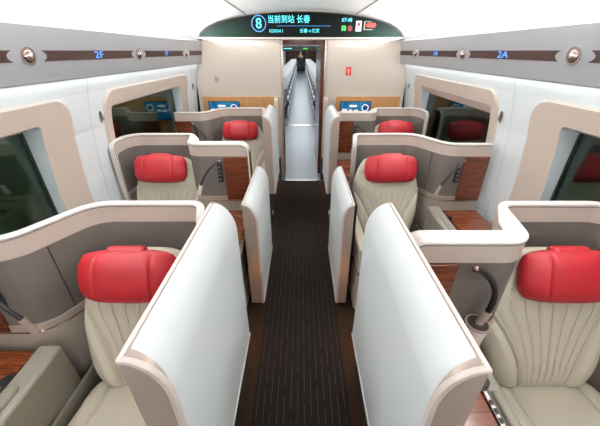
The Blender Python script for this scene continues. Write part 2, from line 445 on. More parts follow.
# end wall with doorway
DX0, DX1, DZ = -.25, .325, 1.93
mb = MB(); mb.box(-1.46, DX0, Y1, Y1+.09, 0, 1.95); mb.box(DX1, 1.46, Y1, Y1+.09, 0, 1.95); mb.box(-1.46, 1.46, Y1, Y1+.09, DZ, 2.3)
wf = struct(part('wall_front', mb, ENDW, bevel=.004))
mb = MB(); mb.box(DX0-.012, DX0+.008, Y1-.012, Y1+.10, 0, DZ); mb.box(DX1-.008, DX1+.012, Y1-.012, Y1+.10, 0, DZ)
part('door_jamb', mb, METAL, wf, bevel=.003)
part('wall_joint', box(DX0-.028, DX0-.024, Y1-.001, Y1+.01, 0, 1.93), SEAM, wf)
part('wall_joint', box(DX1+.024, DX1+.028, Y1-.001, Y1+.01, 0, 1.93), SEAM, wf)
struct(part('wall_back', box(-1.5, 1.5, Y0-.05, Y0, 0, 2.3), ENDW))
for sgn, (a, b), nm in ((-1, (-1.40, -.37), 'left'), (1, (.50, 1.41), 'right')):
    part('veneer_panel', box(a, b, Y1-.022, Y1, .70, 1.225), TAN, wf, bevel=.004)

# luggage racks
LAMPY = [-.65, .47, 1.575, 2.66, 3.76]
def face_x(z): return 1.345-(z-1.653)/(1.912-1.653)*.035
def slab_on_face(mb, poly, side, out=.002, back=.004):
    n = len(poly); vs = [(side*(face_x(z)-out), y, z) for y, z in poly]+[(side*(face_x(z)+back), y, z) for y, z in poly]
    mb.add(vs, [tuple(range(n)), tuple(range(n, 2*n))]+[(i, (i+1) % n, n+(i+1) % n, n+i) for i in range(n)])
for side, nm in ((-1, 'left'), (1, 'right')):
    prof = [(1.345, 1.653), (1.3495, 1.649), (1.40, 1.66), (1.50, 1.70), (1.50, 1.90), (1.36, 1.90), (1.33, 1.925), (1.318, 1.925), (1.310, 1.912)]
    mb = MB(); mb.prism([(side*x, z) for x, z in prof], 'y', Y0, Y1)
    rk = part('luggage_rack', mb, RACK, None, loc=(side*1.33, 0, 1.65), bevel=.003)
    tag(rk, 'long grey overhead rack fascia above the %s windows' % nm, 'luggage rack', 'overhead racks')
    rr = .115; zm, hz = 1.777, .0255
    edges = [-3.0]+LAMPY+[4.5]
    for i in range(len(edges)-1):
        a, b = edges[i], edges[i+1]; pl = []
        for k in range(9):     # concave ends around each lamp
            z = zm-hz+2*hz*k/8; pl.append((a+.118-.030*((z-zm)/hz)**2, z) if i else (a, z))
        for k in range(9):
            z = zm+hz-2*hz*k/8; pl.append((min(4.345, b-.118+.030*((z-zm)/hz)**2), z))
        mb = MB(); slab_on_face(mb, pl, side); part('wood_inlay', mb, DWOOD, rk, smooth=False)
    for y in LAMPY:
        mb = MB(); slab_on_face(mb, [(y+.042*math.cos(t*PI/12), zm+.042*math.sin(t*PI/12)) for t in range(24)], side, .006)
        lp = part('reading_light', mb, METAL, rk)
        mb = MB(); mb.sphere((side*(face_x(zm)-.004), y, zm), .014, .031, .031); part('lens', mb, ROSE, lp)
        mb = MB(); mb.sphere((side*(face_x(zm)-.014), y, zm+.002), .008, .013, .013); part('bulb_cap', mb, CHROME, lp)
    L = 'F' if side < 0 else 'A'
    for num, y in (('2', 2.13), ('1', 3.20)):
        text_mesh('seat_number', num+L, .056 if num == '2' else .054, BLUEGLOW, rk, side*(face_x(zm)-.004), y, zm, 'left' if side < 0 else 'right', squash=1.75)

# coat hooks on the pillars
for side, nm in ((-1, 'left'), (1, 'right')):
    for y, wh in ((2.17, 'nearer the camera'), (4.20, 'by the end wall')):
        h = thing('coat_hook', (side*1.46, y, 1.36), 'small oval chrome coat hook on the %s side wall, %s' % (nm, wh), 'hook')
        mb = MB(); mb.sphere((side*1.468, y, 1.385), .006, .018, .060); part('plate', mb, METAL, h)
        mb = MB(); mb.tube([(side*1.458, y, 1.41), (side*1.455, y, 1.385), (side*1.452, y, 1.36), (side*1.450, y, 1.345)], .004); part('hook', mb, SEAM, h)

# overhead display
DY = 4.31
dsp = thing('information_display', (0, DY, 1.955), 'wide arched dark display with green glow over the doorway', 'display')
ex = [1.30*math.sin(PI/2*k/30) for k in range(-30, 31)]
def zd(x): return 1.962+.272*(max(0, 1-(x/1.302)**2))**.5
part('screen', MB().prism([(x, zd(x)) for x in ex]+[(1.30, 1.958), (-1.30, 1.958)], 'y', DY, DY+.035), DISPLAY, dsp, smooth=False)
vs = []; fs = []
for x in ex: vs += [(x, DY-.004, zd(x)-.002), (x*1.012, DY-.004, zd(x)+.006), (x*1.012, DY+.036, zd(x)+.006), (x, DY+.036, zd(x)-.002)]
for i in range(len(ex)-1):
    for j in range(4): fs.append((i*4+j, i*4+(j+1) % 4, i*4+4+(j+1) % 4, i*4+4+j))
part('bezel', MB().add(vs, fs), GASKET, dsp)
part('lower_rail', box(-1.345, 1.345, DY-.03, DY+.035, 1.937, 1.957), CREAM, dsp, bevel=.004)
ty = DY-.003
def px(x): return (x-301)/290*3.76
def pz(y): return 1.8-(y-51)*.01150
mb = MB(); N = 40
for k in range(N):
    pass
ringv = []; rf = []
for k in range(N):
    a = 2*PI*k/N
    for r in (.094, .083): ringv.append((px(259.5)+r*math.cos(a), ty, pz(24)+r*math.sin(a)))
for k in range(N): rf.append((2*k, 2*k+1, 2*((k+1) % N)+1, 2*((k+1) % N)))
part('car_number_ring', MB().add(ringv, rf), BLUER, dsp, smooth=False)
text_mesh('car_number', '8', .165, CYAN, dsp, px(259.5), ty, pz(24.3))
text_mesh('station_text', '当前到站 长春', .093, CYAN, dsp, px(289), ty, pz(20.4), squash=.93)
text_mesh('train_number', 'G202411', .050, CYAN, dsp, px(276.5), ty, pz(31.2))
text_mesh('route_text', '长春→北京', .052, CYAN, dsp, px(309.5), ty, pz(31.2))
text_mesh('clock_text', '07:48', .060, CYAN, dsp, px(346), ty, pz(20.8))
part('divider_line', box(px(277), px(330), ty-.001, ty, pz(26.3)-.002, pz(26.3)+.002), BLUER, dsp)
mb = MB(); mb.box(px(341.2), px(342.9), ty-.001, ty, pz(31), pz(26)); mb.box(px(343.5), px(345.2), ty-.001, ty, pz(31), pz(26)); part('toilet_icon', mb, GREENL, dsp)
part('no_smoking_icon', MB().prism([(px(349.3)+.032*math.cos(k*PI/10), pz(28.6)+.032*math.sin(k*PI/10)) for k in range(20)], 'y', ty-.001, ty), DREDL, dsp, smooth=False)
wc = part('notice_card', box(px(355), px(360.5), ty-.002, ty, pz(31.5), pz(21.5)), WHITEL, dsp)
part('notice_mark', MB().prism([(px(357.8)+.022*math.cos(k*PI/8), pz(24.8)+.02*math.sin(k*PI/8)) for k in range(16)], 'y', ty-.004, ty-.002), REDL, wc, smooth=False)
pl = []
for cx, a0 in ((px(373), -PI/2), (px(367), PI/2)):
    for k in range(9): pl.append((cx+.024*math.cos(a0+PI*k/8), pz(25.5)+.024*math.sin(a0+PI*k/8)))
bd = part('alert_badge', MB().prism(pl, 'y', ty-.001, ty), REDL, dsp, smooth=False)
mb = MB(); mb.box(px(363), px(370), ty-.001, ty, pz(22.4), pz(21.9)); mb.box(px(363), px(372), ty-.001, ty, pz(30.2), pz(29.6)); mb.box(px(363), px(364), ty-.001, ty, pz(30), pz(22.5)); part('notice_lines', mb, SWITCH, dsp)

# screens on the end wall, sign, switch
def wall_screen(x0, x1, nm):
    t = thing('wall_screen', ((x0+x1)/2, Y1-.04, .88), 'blue lit flat screen on the tan veneer panel, %s of the doorway' % nm, 'screen', 'end wall screens')
    part('housing', box(x0-.012, x1+.012, Y1-.045, Y1-.022, .90, 1.163), GASKET, t, bevel=.004)
    sc = part('screen', box(x0, x1, Y1-.047, Y1-.045, .912, 1.152), TV, t)
    mb = MB(); w = x1-x0; yy = Y1-.0495
    mb.box(x0+w*.30, x0+w*.55, yy, yy+.002, 1.085, 1.115); mb.box(x0+w*.05, x0+w*.22, yy, yy+.002, 1.03, 1.06); mb.box(x0+w*.28, x0+w*.40, yy, yy+.002, 1.02, 1.05); mb.box(x0+w*.46, x0+w*.6, yy, yy+.002, 1.02, 1.05)
    part('screen_icons', mb, WHITEL, sc)
    rv = []; rf = []; cx, cz = x0+w*.83, 1.075
    for k in range(24):
        a = 2*PI*k/24
        for r in (.05, .038): rv.append((cx+r*math.cos(a), yy, cz+r*math.sin(a)))
    for k in range(24): rf.append((2*k, 2*k+1, 2*((k+1) % 24)+1, 2*((k+1) % 24)))
    part('screen_ring', MB().add(rv, rf), WHITEL, sc, smooth=False)
wall_screen(-1.31, -.89, 'left'); wall_screen(.57, .99, 'right')
t = thing('fire_sign', (.65, Y1-.01, 1.49), 'small red fire sign stuck on the beige end wall right of the doorway', 'sign')
part('plate', box(.615, .69, Y1-.006, Y1, 1.50, 1.605), SIGNRED, t, bevel=.002)
mb = MB(); mb.box(.633, .672, Y1-.008, Y1-.006, 1.565, 1.575); mb.box(.645, .660, Y1-.008, Y1-.006, 1.525, 1.555); part('mark', mb, CREAM, t)
t = thing('call_switch', (-1.17, Y1-.01, 1.40), 'small square grey switch plate on the end wall left of the doorway', 'switch')
pp = part('plate', box(-1.205, -1.135, Y1-.008, Y1, 1.42, 1.49), SWITCH, t, bevel=.003)
part('rocker', box(-1.19, -1.15, Y1-.012, Y1-.008, 1.435, 1.475), PINKM, t, bevel=.002)

# ------------------------------------------------------------------ suites
ROWN = ['front row', 'middle row', 'back row']
def P_A(): return Path(fillet([(.448, 1.085), (.462, 1.20), (.97, 1.20), (1.13, .895), (1.462, .895)], [.09, .14, .14]))
def P_B(): return Path(fillet([(1.478, .91), (1.474, 1.20), (.925, 1.20), (.855, .90), (.402, .90)], [.13, .07, .085]))
ZT = 1.172
def shell(kind, side, k, where):
    dy = PITCH*k; p = P_A() if kind == 'A' else P_B(); sg = 1
    xm = .9
    t = thing('seat_shell', (side*xm, 1.1+dy, 0), 'taupe and cream curved privacy shell around the %s' % where, 'partition', 'seat shells')
    z0 = .05; left = True; right = True
    if kind == 'A': right = False      # window end runs into the wall
    rl = .09 if kind == 'A' else .07
    o = outline(p.L, z0, ZT, rl, left, right, 0, 0); i = outline(p.L, z0, ZT, rl, left, right, .032, .098)
    c0 = outline(p.L, z0, ZT, rl, left, right, 0, 0); c1 = outline(p.L, z0, ZT, rl, left, right, .014, .014)
    if kind == 'B':     # the rim is deeper along the console
        sw = .80; far = lambda s: -.013-.048*max(0, min(1, (s-sw)/.16)); farc = lambda s: far(s)-.003
    else: far = -.013; farc = -.016
    nearb = .018 if kind == 'B' else .016
    part('rim_band', wrap_strip(MB(), p, o, i, far, nearb, side, dy), BANDC, t)
    part('rim_cap', wrap_strip(MB(), p, [(s, z+.001) for s, z in c0], c1, farc, nearb+.003, side, dy), CREAM, t, bevel=.006, seg=3)
    zl = .70
    top = []
    for q in i:     # one column per distance along the wall
        if q[1] <= zl: continue
        if top and abs(q[0]-top[-1][0]) < 1e-4:
            if q[1] > top[-1][1]: top[-1] = q
            continue
        top.append(q)
    part('fabric_panel', wrap_strip(MB(), p, top, [(s, zl) for s, z in top], -.016, .016, side, dy), TAUPE, t)
    part('lower_panel', wrap_strip(MB(), p, [(s, zl) for s, z in top], [(s, .03) for s, z in top], -.020, .020, side, dy), LOWER, t)
    part('ledge_trim', wrap_strip(MB(), p, [(s, zl+.032) for s, z in top], [(s, zl-.004) for s, z in top], -.024, .024, side, dy), PINKM, t, bevel=.004)
    part('ledge_line', wrap_strip(MB(), p, [(s, zl-.004) for s, z in top], [(s, zl-.010) for s, z in top], -.028, .028, side, dy), METAL, t)
    part('rim_groove', wrap_strip(MB(), p, outline(p.L, z0, ZT, rl, left, right, .0145, .0145), outline(p.L, z0, ZT, rl, left, right, .018, .018), (lambda s: far(s)-.001) if callable(far) else far-.001, nearb+.001, side, dy), SEAM, t)
    # wood panel at the outer end of the console back
    xa, xb = ((1.275, 1.462) if kind == 'A' else (.415, .605))
    yb = .895 if kind == 'A' else .90
    part('wood_panel', box(side*xa, side*xb, yb-.030+dy, yb-.006+dy, zl+.0, ZT-.10), WOOD, t, bevel=.003)
    # fabric joint
    xs_ = 1.17 if kind == 'A' else .66
    if kind == 'A':
        sj = next(q*.002 for q in range(2000) if p.at(q*.002).x > 1.075)
        part('fabric_joint', wrap_strip(MB(), p, [(sj, ZT-.10), (sj+.005, ZT-.10)], [(sj, zl+.014), (sj+.005, zl+.014)], -.0175, -.012, side, dy), GASKET, t)
    # reading lamp on a gooseneck
    d = 1 if kind == 'A' else -1
    x0 = 1.255 if kind == 'A' else .625
    yl = yb-.035+dy
    stow = (kind == 'B' and k == 0)
    if not stow:
        pts = []
        for q in range(11):
            a = q/10; pts.append((side*(x0-d*.16*a), yl-.02-.045*math.sin(a*PI*.6), 1.045-.03*a-.15*a*a))
        e = Vector(pts[-1]); dirn = (Vector(pts[-1])-Vector(pts[-2])).normalized(); dirn = (dirn+Vector((0, 0, -.6))).normalized()
        lampm = CREAM
        head = [e, e+dirn*.08]
    else:
        pts = [(side*(.645+.115*math.sin(q/10*PI*.60)), yl-.03, 1.085-.22*(q/10)**1.4) for q in range(11)]
        e = Vector(pts[-1]); head = [e, e+Vector((side*-.022, 0, -.085))]
    mb = MB(); mb.tube(pts, .0085 if not stow else .012); lp = part('lamp_arm', mb, BLACK, t)
    mb = MB(); mb.tube(head, .013 if not stow else .016, r2=.015); part('lamp_head', mb, PINKM if stow or kind == 'A' else CREAM, lp)
    mb = MB(); mb.sphere(pts[0], .014, .012, .014); part('lamp_pivot', mb, ROSE, lp)
    if stow:
        mb = MB(); c = Vector(head[1]); mb.tube([c+Vector((0, 0, .012)), c+Vector((0, 0, -.15))], .044, 20, r2=.026)
        cp = part('lamp_cup', mb, CREAM, t); mb = MB(); mb.tube([c+Vector((0, 0, .018)), c+Vector((0, 0, .010))], .047, 24); part('cup_rim', mb, PINKM, cp); mb = MB(); mb.tube([c+Vector((0, 0, .0175)), c+Vector((0, 0, .0190))], .040, 24); part('cup_shade_disc', mb, DARK, cp)  # cup is solid; dark disc on top paints the shade of its hollow
    # handset in its dock
    hx = (1.238 if kind == 'A' else .640)
    if stow: return t
    hh = thing('handset', (side*hx, yb-.03+dy, .86), 'black remote handset docked beside the wood panel of the %s' % where, 'remote', 'docked handsets')
    part('body', box(side*(hx-.017), side*(hx+.017), yb-.035+dy, yb-.017+dy, .86, 1.02), BLACK, hh, bevel=.005)
    for q in range(4): part('button', box(side*(hx-.006), side*(hx+.006), yb-.037+dy, yb-.035+dy, .885+q*.034, .893+q*.034), LOWER, hh)
    return t

def console(kind, side, k, where):
    dy = PITCH*k; x0, x1 = (1.045, 1.462) if kind == 'A' else (.415, .785)
    t = thing('side_console', (side*(x0+x1)/2, .55+dy, 0), 'console cabinet with glossy wood table top beside the %s' % where, 'console', 'side consoles')
    ya, yb = .22, .842
    b = MB(); b.box(side*x0, side*x1, ya+dy, yb+dy, .03, .60); part('body', b, RIDGE, t, bevel=.012)
    rx0, rx1, w0, w1 = (x0, x0+.095, x0+.125, x1-.008) if kind == 'A' else (x1-.06, x1, x0+.008, x1-.085)
    # raised arm ridge on the seat side, rising towards the shell
    hz = 0 if kind == 'A' else -.03
    pr = [(ya+dy, .55), (yb+dy-.005, .55), (yb+dy-.005, .665+hz), (yb+dy-.12, .655+hz), (ya+dy+.04, .64+hz), (ya+dy, .62+hz)]
    r = part('arm_ridge', MB().prism(pr, 'x', side*(rx0-(.004 if kind == 'A' else 0)), side*(rx1+(.004 if kind == 'B' else 0))), RIDGE, t, bevel=.014, seg=3)
    hx = (rx0+rx1)/2
    part('ridge_pull', box(side*(hx-.02), side*(hx+.02), ya+.18+dy, yb-.18+dy, .645+hz, .668+hz), RIDGE, r, bevel=.012, seg=3)
    part('table_top', box(side*w0, side*w1, ya+.01+dy, yb-.004+dy, .60, .622), WOODT, t, bevel=.004)
    cx0, cx1 = sorted((rx1 if kind == 'A' else rx0, w0 if kind == 'A' else w1))
    ct = part('control_strip', box(side*(cx0+.003), side*(cx1-.003), ya+.1+dy, yb-.01+dy, .598, .628), METAL, t, bevel=.003)
    cm = (cx0+cx1)/2
    mb = MB(); mb.tube([(side*(cm+.006), yb-.15+dy, .628), (side*(cm+.006), yb-.15+dy, .645)], .024, 20); part('control_knob', mb, BLACK, ct)
    for q in range(3): part('control_button', box(side*(cm-.006), side*(cm+.006), yb-.23-.03*q+dy, yb-.215-.03*q+dy, .628, .634), BLACK, ct)
    if kind == 'B':
        mb = MB(); mb.box(side*(x0-.004), side*(x0+.01), ya+.03+dy, yb-.03+dy, .55, .558); mb.box(side*(x0-.004), side*(x0+.01), ya+.03+dy, yb-.03+dy, .30, .306)
        part('metal_strip', mb, METAL, t)
        part('side_door', box(side*(x0-.003), side*(x0+.01), ya+.04+dy, yb-.04+dy, .315, .54), DARK, t, bevel=.002)
        part('front_metal', box(side*(x0+.03), side*(x1-.1), ya-.003+dy, ya+.01+dy, .5, .51), METAL, t)
    return t

def seat(kind, side, k, where):
    dy = PITCH*k; xc = .745 if kind == 'A' else 1.145; X = side*xc
    t = thing('business_seat', (X, .6+dy, 0), 'cream leather seat with red headrest cushion, %s' % where, 'seat', 'business class seats')
    def su(v):   # half width of the quilted centre
        return .50+.52*min(1.0, max(0, (v-.12)/.50))**1.7
    hi = k == 0
    def back(u, v):
        s = su(v); a = abs(u); f = 0
        bol = max(0, min(1, (a-s)/.16)); f += .022*bol*(1-.5*v)
        f -= .014*math.exp(-((a-s)/.018)**2)
        if a < s-.03:
            if v < .56 or k == 0:
                q = (u/s)*4.5; f -= .0060*math.exp(-((q-round(q))/.13)**2)*min(1, (s-.03-a)/.05)
            else:
                q1 = (u*5.5+v*13); q2 = (u*5.5-v*13)
                f -= .0035*(math.exp(-((q1-round(q1))/.10)**2)+math.exp(-((q2-round(q2))/.10)**2))
        return f
    n = 110 if hi else 70
    bmb = MB()
    bk = part('backrest', pad(bmb, (.825+dy, .385), (1.065+dy, 1.015), X-side*.035, .278, .13, back, n, n, 4.2, 4.2, taper=lambda v: 1.0-.12*max(0, .5-v)/.5-.22*max(0, (v-.58)/.42)**1.4, cr=.14, cz=.10), LEATH, t)
    for sg in (-1, 1):
        part('piping', MB().tube([bmb.ev(sg*su(v), v, .003) for v in [.03+.60*q/24 for q in range(25)]], .0028, 5), LEATHD, bk)
    if k < 2:
        st = MB()
        for q in range(-4, 5):
            st.tube([bmb.ev(su(v)*(q/4.5), v, .0016) for v in [.06+(.60 if k == 0 else .50)*j/20 for j in range(21)]], .0016 if k == 0 else .0018, 4)
        for q in (range(-9, 10) if k else ()):
            for dr in (-1, 1):
                pts = []
                for j in range(9):
                    v = .56+.10*j/8; u = q/9*su(.6)+dr*(j/8-.5)*.22
                    if abs(u) < su(v)-.02: pts.append(bmb.ev(u, v, .0012))
                if len(pts) > 2: st.tube(pts, .0013, 4)
        part('stitch_shade', st, THREAD, bk)  # quilting thread, darker so it carries the crease shade of the channels
    def cush(u, v):
        a = abs(u); return -.010*math.exp(-((a-.62)/.03)**2)+.012*max(0, min(1, (a-.62)/.2))
    part('cushion', pad(MB(), (.28+dy, .385), (.86+dy, .34), X-side*.02, .262, .15, cush, 50, 40, 7, 9), LEATH, t)
    part('seat_base', box(X-.235, X+.235, .34+dy, .92+dy, .03, .30), LOWER, t, bevel=.02)
    part('back_cover', box(X-.235, X+.235, .955+dy, 1.04+dy, .10, .56), LOWER, t, bevel=.03)
    # headrest cushion with two stitched seams
    rnd = random.Random(k*7+(side > 0)*3+1)
    ph = rnd.uniform(0, 6)
    def head(u, v):
        a = abs(u); f = -.009*math.exp(-((a-.56)/.018)**2)
        f += .014*(1-u*u)*math.cos((v-.5)*2.4)
        f += .0018*math.sin(9*u+ph+5*v)*math.exp(-((a-.5)/.18)**2)
        return f
    hd = part('headrest', pad(MB(), (.915+dy, .836), (.996+dy, 1.050), X-side*(.012 if kind == 'A' else 0), .213, .125, head, 80 if hi else 44, 44, 3.4, 2.9, cr=.12, cz=.16), RED, t)
    mb = MB(); pad(mb, (.992+dy, .98), (1.008+dy, 1.058), X, .085, .065, None, 20, 12, 6, 5); part('headrest_strap', mb, RED, hd)
    if kind == 'A':
        a0, a1 = .392, .462
        mb = MB(); mb.box(side*a0, side*a1, .30+dy, .92+dy, .565, .615); ar = part('armrest', mb, LEATH, t, bevel=.016, seg=3)
        mb = MB(); mb.box(side*(a0+.004), side*(a1-.006), .31+dy, 1.0+dy, .05, .40); part('side_skirt', mb, LOWER, t, bevel=.012)
        mb = MB(); mb.box(side*(a0+.010), side*(a1-.010), .33+dy, .98+dy, .40, .565); part('side_fairing', mb, LEATH, t, bevel=.006)
        mb = MB(); mb.box(side*(a0), side*(a1-.004), .305+dy, .99+dy, .392, .404); part('side_strip', mb, METAL, t, bevel=.002)
        mb = MB(); mb.box(side*(a0+.026), side*(a1-.026), .345+dy, .352+dy, .6145, .6165); part('arm_mark', mb, BLACK, ar)
        mb = MB(); mb.box(side*1.022, side*1.038, .35+dy, .95+dy, .10, .42); part('side_plate', mb, RIDGE, t, bevel=.006)
    else:
        mb = MB(); mb.box(side*1.415, side*1.462, .35+dy, .98+dy, .565, .61); part('armrest', mb, LEATH, t, bevel=.014, seg=3)
        mb = MB(); mb.box(side*1.43, side*1.462, .36+dy, .96+dy, .10, .565); part('armrest_support', mb, LOWER, t, bevel=.006)
    return t

def door(side, k, where):
    dy = PITCH*k; z0, z1 = (.375, 1.226) if k != 1 else (.045, .915)
    xa, xb = (.290, .385) if not (k == 1 and side > 0) else (.275, .350)
    ya, yb = (.385 if side < 0 or k else .365)+dy, 1.115+dy
    t = thing('privacy_door', (side*.33, (ya+yb)/2, z0 if k == 1 else 0), '%s white sliding privacy panel along the aisle beside the %s' % ('lowered' if k == 1 else 'raised', where), 'partition', 'sliding privacy panels')
    BZ = .13
    def solid(x0, x1, y0, y1, zb, zt, r, xend=None, hollow=0.0):
        """flat outer side, aisle side rolling over the top in a quarter ellipse; top corners rounded in side view."""
        xend = x1 if xend is None else xend
        ys = [y0+(y1-y0)*q/20 for q in range(21)]+[y0+r*(1-math.cos(PI/2*q/8)) for q in range(9)]+[y1-r*(1-math.cos(PI/2*q/8)) for q in range(9)]
        ys = sorted(set(round(y, 5) for y in ys)); cols = []
        for y in ys:
            d = min(y-y0, y1-y); tz = zt-(r-math.sqrt(max(0, r*r-(r-d)**2)) if d < r else 0)
            c = [(x0, zb)]
            am = math.acos(max(-1, min(1, (x1-xend)/(x1-x0))))
            for q in range(11):
                a = am*q/10; c.append((x1-(x1-x0)*math.cos(a), tz-BZ+BZ*math.sin(a)))
            if hollow: c += [(x1-(x1-x0-hollow)*math.cos(a), tz-BZ-hollow*.5+BZ*math.sin(a)) for a in [am*q/10 for q in range(10, -1, -1)]]+[(x0+hollow, zb)]
            else: c.append((xend, zb))
            cols.append([(side*x, y, z) for x, z in c])
        m = len(cols[0]); fs = []
        for a in range(len(cols)-1):
            for b in range(m): fs.append((a*m+b, a*m+(b+1) % m, (a+1)*m+(b+1) % m, (a+1)*m+b))
        fs += [tuple(range(m)), tuple((len(cols)-1)*m+b for b in range(m))]
        return MB().add([v for c in cols for v in c], fs)
    part('frame', solid(xa+.004, xb, ya, yb, z0, z1-.001, .022), PINKM, t, bevel=.005, seg=3)
    part('white_panel', solid(xa, xb-.004, ya+.011, yb-.004, z0+.004, z1+.001, .03, xend=xb-.014, hollow=.008), WHITE, t)
    part('edge_trim', solid(xa-.001, xb+.001, ya-.004, ya+.010, z0, z1+.002, .003, hollow=.012), TRIMR, t, bevel=.002)
    part('top_trim', box(side*(xb-.010), side*(xb+.002), ya+.004, yb-.03, z1-.012, z1+.0025), TRIMR, t, bevel=.002)
    part('bottom_trim', box(side*(xa-.004), side*(xb), ya+.01, yb+.001, z0-.006, z0+.010), CREAM, t, bevel=.002)
    if k != 1:
        mb = MB(); mb.box(side*.335, side*.380, ya, yb, .0, z0-.008); part('guide_base', mb, DARK, t, bevel=.004)
        mb = MB(); mb.box(side*.322, side*.336, ya+.01, ya+.03, .10, .15); part('latch', mb, CREAM, t, bevel=.003)
    else:
        mb = MB(); mb.box(side*.3855, side*.390, ya+.1, yb, .0, .85); part('guide_base', mb, DARK, t, bevel=.004)
    return t

for k in range(3):
    for side in (-1, 1):
        kind = 'A' if (side < 0) == (k != 1) else 'B'
        sd = 'left' if side < 0 else 'right'
        where = {0: 'nearest %s seat' % sd, 1: 'middle-row %s seat' % sd, 2: 'farthest %s seat' % sd}[k]
        pos = 'on the aisle side' if kind == 'A' else 'on the window side'
        shell(kind, side, k, where); console(kind, side, k, where)
        seat(kind, side, k, {0: 'nearest row', 1: 'middle row', 2: 'farthest row'}[k]+', %s of the aisle' % sd)
        door(side, k, where)
# stub partitions by the doorway
for side, nm in ((-1, 'left'), (1, 'right')):
    t = thing('door_partition', (side*.33, 4.28, 0), 'narrow beige rounded partition at the %s edge of the doorway' % nm, 'partition')
    sec = [(4.20, 0), (4.20, 1.16)]+[(4.20+.06-.06*math.cos(a*PI/16), 1.16+.06*math.sin(a*PI/16)) for a in range(1, 9)]+[(4.345, 1.22), (4.345, 0)]
    part('panel', MB().prism(sec, 'x', side*.315, side*.375), BEIGE, t, bevel=.008)
    part('kick_plate', box(side*.31, side*.38, 4.195, 4.345, 0, .35), DARK, t, bevel=.003)

# ------------------------------------------------------------------ vestibule and next carriage
mb = MB(); mb.box(.272, .40, 4.47, 5.70, 0, 2.15)
struct(part('wall_vestibule_right', mb, WOOD))
mb = MB(); mb.box(-.40, -.335, 4.45, 5.70, 0, 2.15); struct(part('wall_vestibule_left', mb, ENDW))
mb = MB(); mb.box(-1.5, 1.5, 4.44, 30.9, 2.15, 2.19); struct(part('ceiling', mb, CEIL))
for s, nm in ((-1, 'left'), (1, 'right')):
    struct(part('wall_next_carriage_'+nm, box(s*1.46, s*1.5, 5.7, 31, 0, 2.15), SIDEW))
    struct(part('wall_vestibule_end_'+nm, box(s*.40, s*1.46, 5.66, 5.72, 0, 2.15), ENDW))
    mb = MB(); mb.box(s*.62, s*1.46, 7.9, 7.98, 0, 2.15); wl = struct(part('wall_partition_'+nm, mb, WOOD))
struct(part('wall_over_door', box(-.62, .62, 7.9, 7.98, 1.93, 2.15), WOOD))
d2 = thing('information_display', (0, 7.88, 1.80), 'small distant green lit display seen through the doorway', 'display')
part('screen', box(-.55, .55, 7.86, 7.9, 1.80, 1.90), GASKET, d2)
mb = MB(); part('message', box(-.42, -.22, 7.855, 7.86, 1.842, 1.862), CYAN, d2); part('message', box(.05, .16, 7.855, 7.86, 1.842, 1.858), GREENL, d2)
for s, nm in ((-1, 'left'), (1, 'right')):
    struct(part('wall_far_'+nm, box(s*.36, s*1.46, 30.9, 31, 0, 2.15), WOOD))
struct(part('wall_end', box(-1.46, 1.46, 36, 36.1, 0, 2.3), ENDW))
struct(part('trim_2', box(-.5, .5, 7.86, 8.0, 0, .008), METAL))
for s, nm in ((-1, 'left'), (1, 'right')):
    # two columns of seats a side, facing the camera
    for r in range(17):
        y = 9.2+r*1.22; xc = s*.64
        t = thing('carriage_seat', (xc, y, 0), 'white-covered reclining seat in the next carriage, %s of its aisle' % nm, 'seat', 'seats of the next carriage, %s of the aisle' % nm)
        bb = part('backrest', pad(MB(), (y+.05, .42), (y+.25, 1.13), xc, .23, .14, None, 12, 12, 5, 6), SEATG, t)
        part('head_cover', pad(MB(), (y+.14, .72), (y+.23, 1.16), xc, .235, .18, None, 12, 10, 5, 5), COVER, bb)
        part('cushion', pad(MB(), (y-.42, .42), (y+.10, .38), xc, .23, .15, None, 12, 12, 5, 6), SEATG, t)
        part('seat_base', box(xc-.2, xc+.2, y-.3, y+.15, 0, .33), DARK, t, bevel=.02)
        part('armrest', box(s*.355, s*.41, y-.35, y+.15, .50, .60), COVER, t, bevel=.015)
        part('side_plate', box(s*.36, s*.40, y-.30, y+.0, .06, .30), COVER, t, bevel=.015)

# person far down the aisle
pr = thing('person', (-.03, 27, 0), 'person in dark clothes standing far down the next carriage aisle', 'person')
def skin(name, verts, edges, rad, m, parent, root=0):
    me = bpy.data.meshes.new(name); me.from_pydata(verts, edges, []); me.materials.append(m)
    o = bpy.data.objects.new(name, me); C.objects.link(o); o.parent = parent
    sk = o.modifiers.new('skin', 'SKIN'); ss = o.modifiers.new('sub', 'SUBSURF'); ss.levels = ss.render_levels = 1
    if not me.skin_vertices: me.attributes  # layer made by the modifier below
    bpy.context.view_layer.update()
    import bmesh
    bm = bmesh.new(); bm.from_mesh(me); lay = bm.verts.layers.skin.verify(); bm.verts.ensure_lookup_table()
    for i, v in enumerate(bm.verts): v[lay].radius = (rad[i], rad[i]); v[lay].use_root = (i == root)
    bm.to_mesh(me); bm.free()
    sk.use_smooth_shade = True
    return o
bv = [(0, 0, .95), (0, 0, 1.2), (0, 0, 1.42), (0, -.01, 1.54), (0, -.02, 1.64), (0, -.02, 1.72),
      (-.10, 0, .88), (-.11, -.02, .48), (-.11, .02, .09), (-.11, -.12, .04), (.10, 0, .88), (.11, .03, .48), (.11, .06, .09), (.11, -.06, .04),
      (-.18, 0, 1.40), (-.23, .02, 1.12), (-.22, -.08, .88), (-.22, -.10, .80), (.18, 0, 1.40), (.23, .02, 1.12), (.22, -.08, .88), (.22, -.10, .80)]
be = [(0, 1), (1, 2), (2, 3), (3, 4), (4, 5), (0, 6), (6, 7), (7, 8), (8, 9), (0, 10), (10, 11), (11, 12), (12, 13), (2, 14), (14, 15), (15, 16), (16, 17), (2, 18), (18, 19), (19, 20), (20, 21)]
br = [.13, .13, .13, .055, .085, .07, .09, .06, .04, .035, .09, .06, .04, .035, .06, .045, .032, .03, .06, .045, .032, .03]
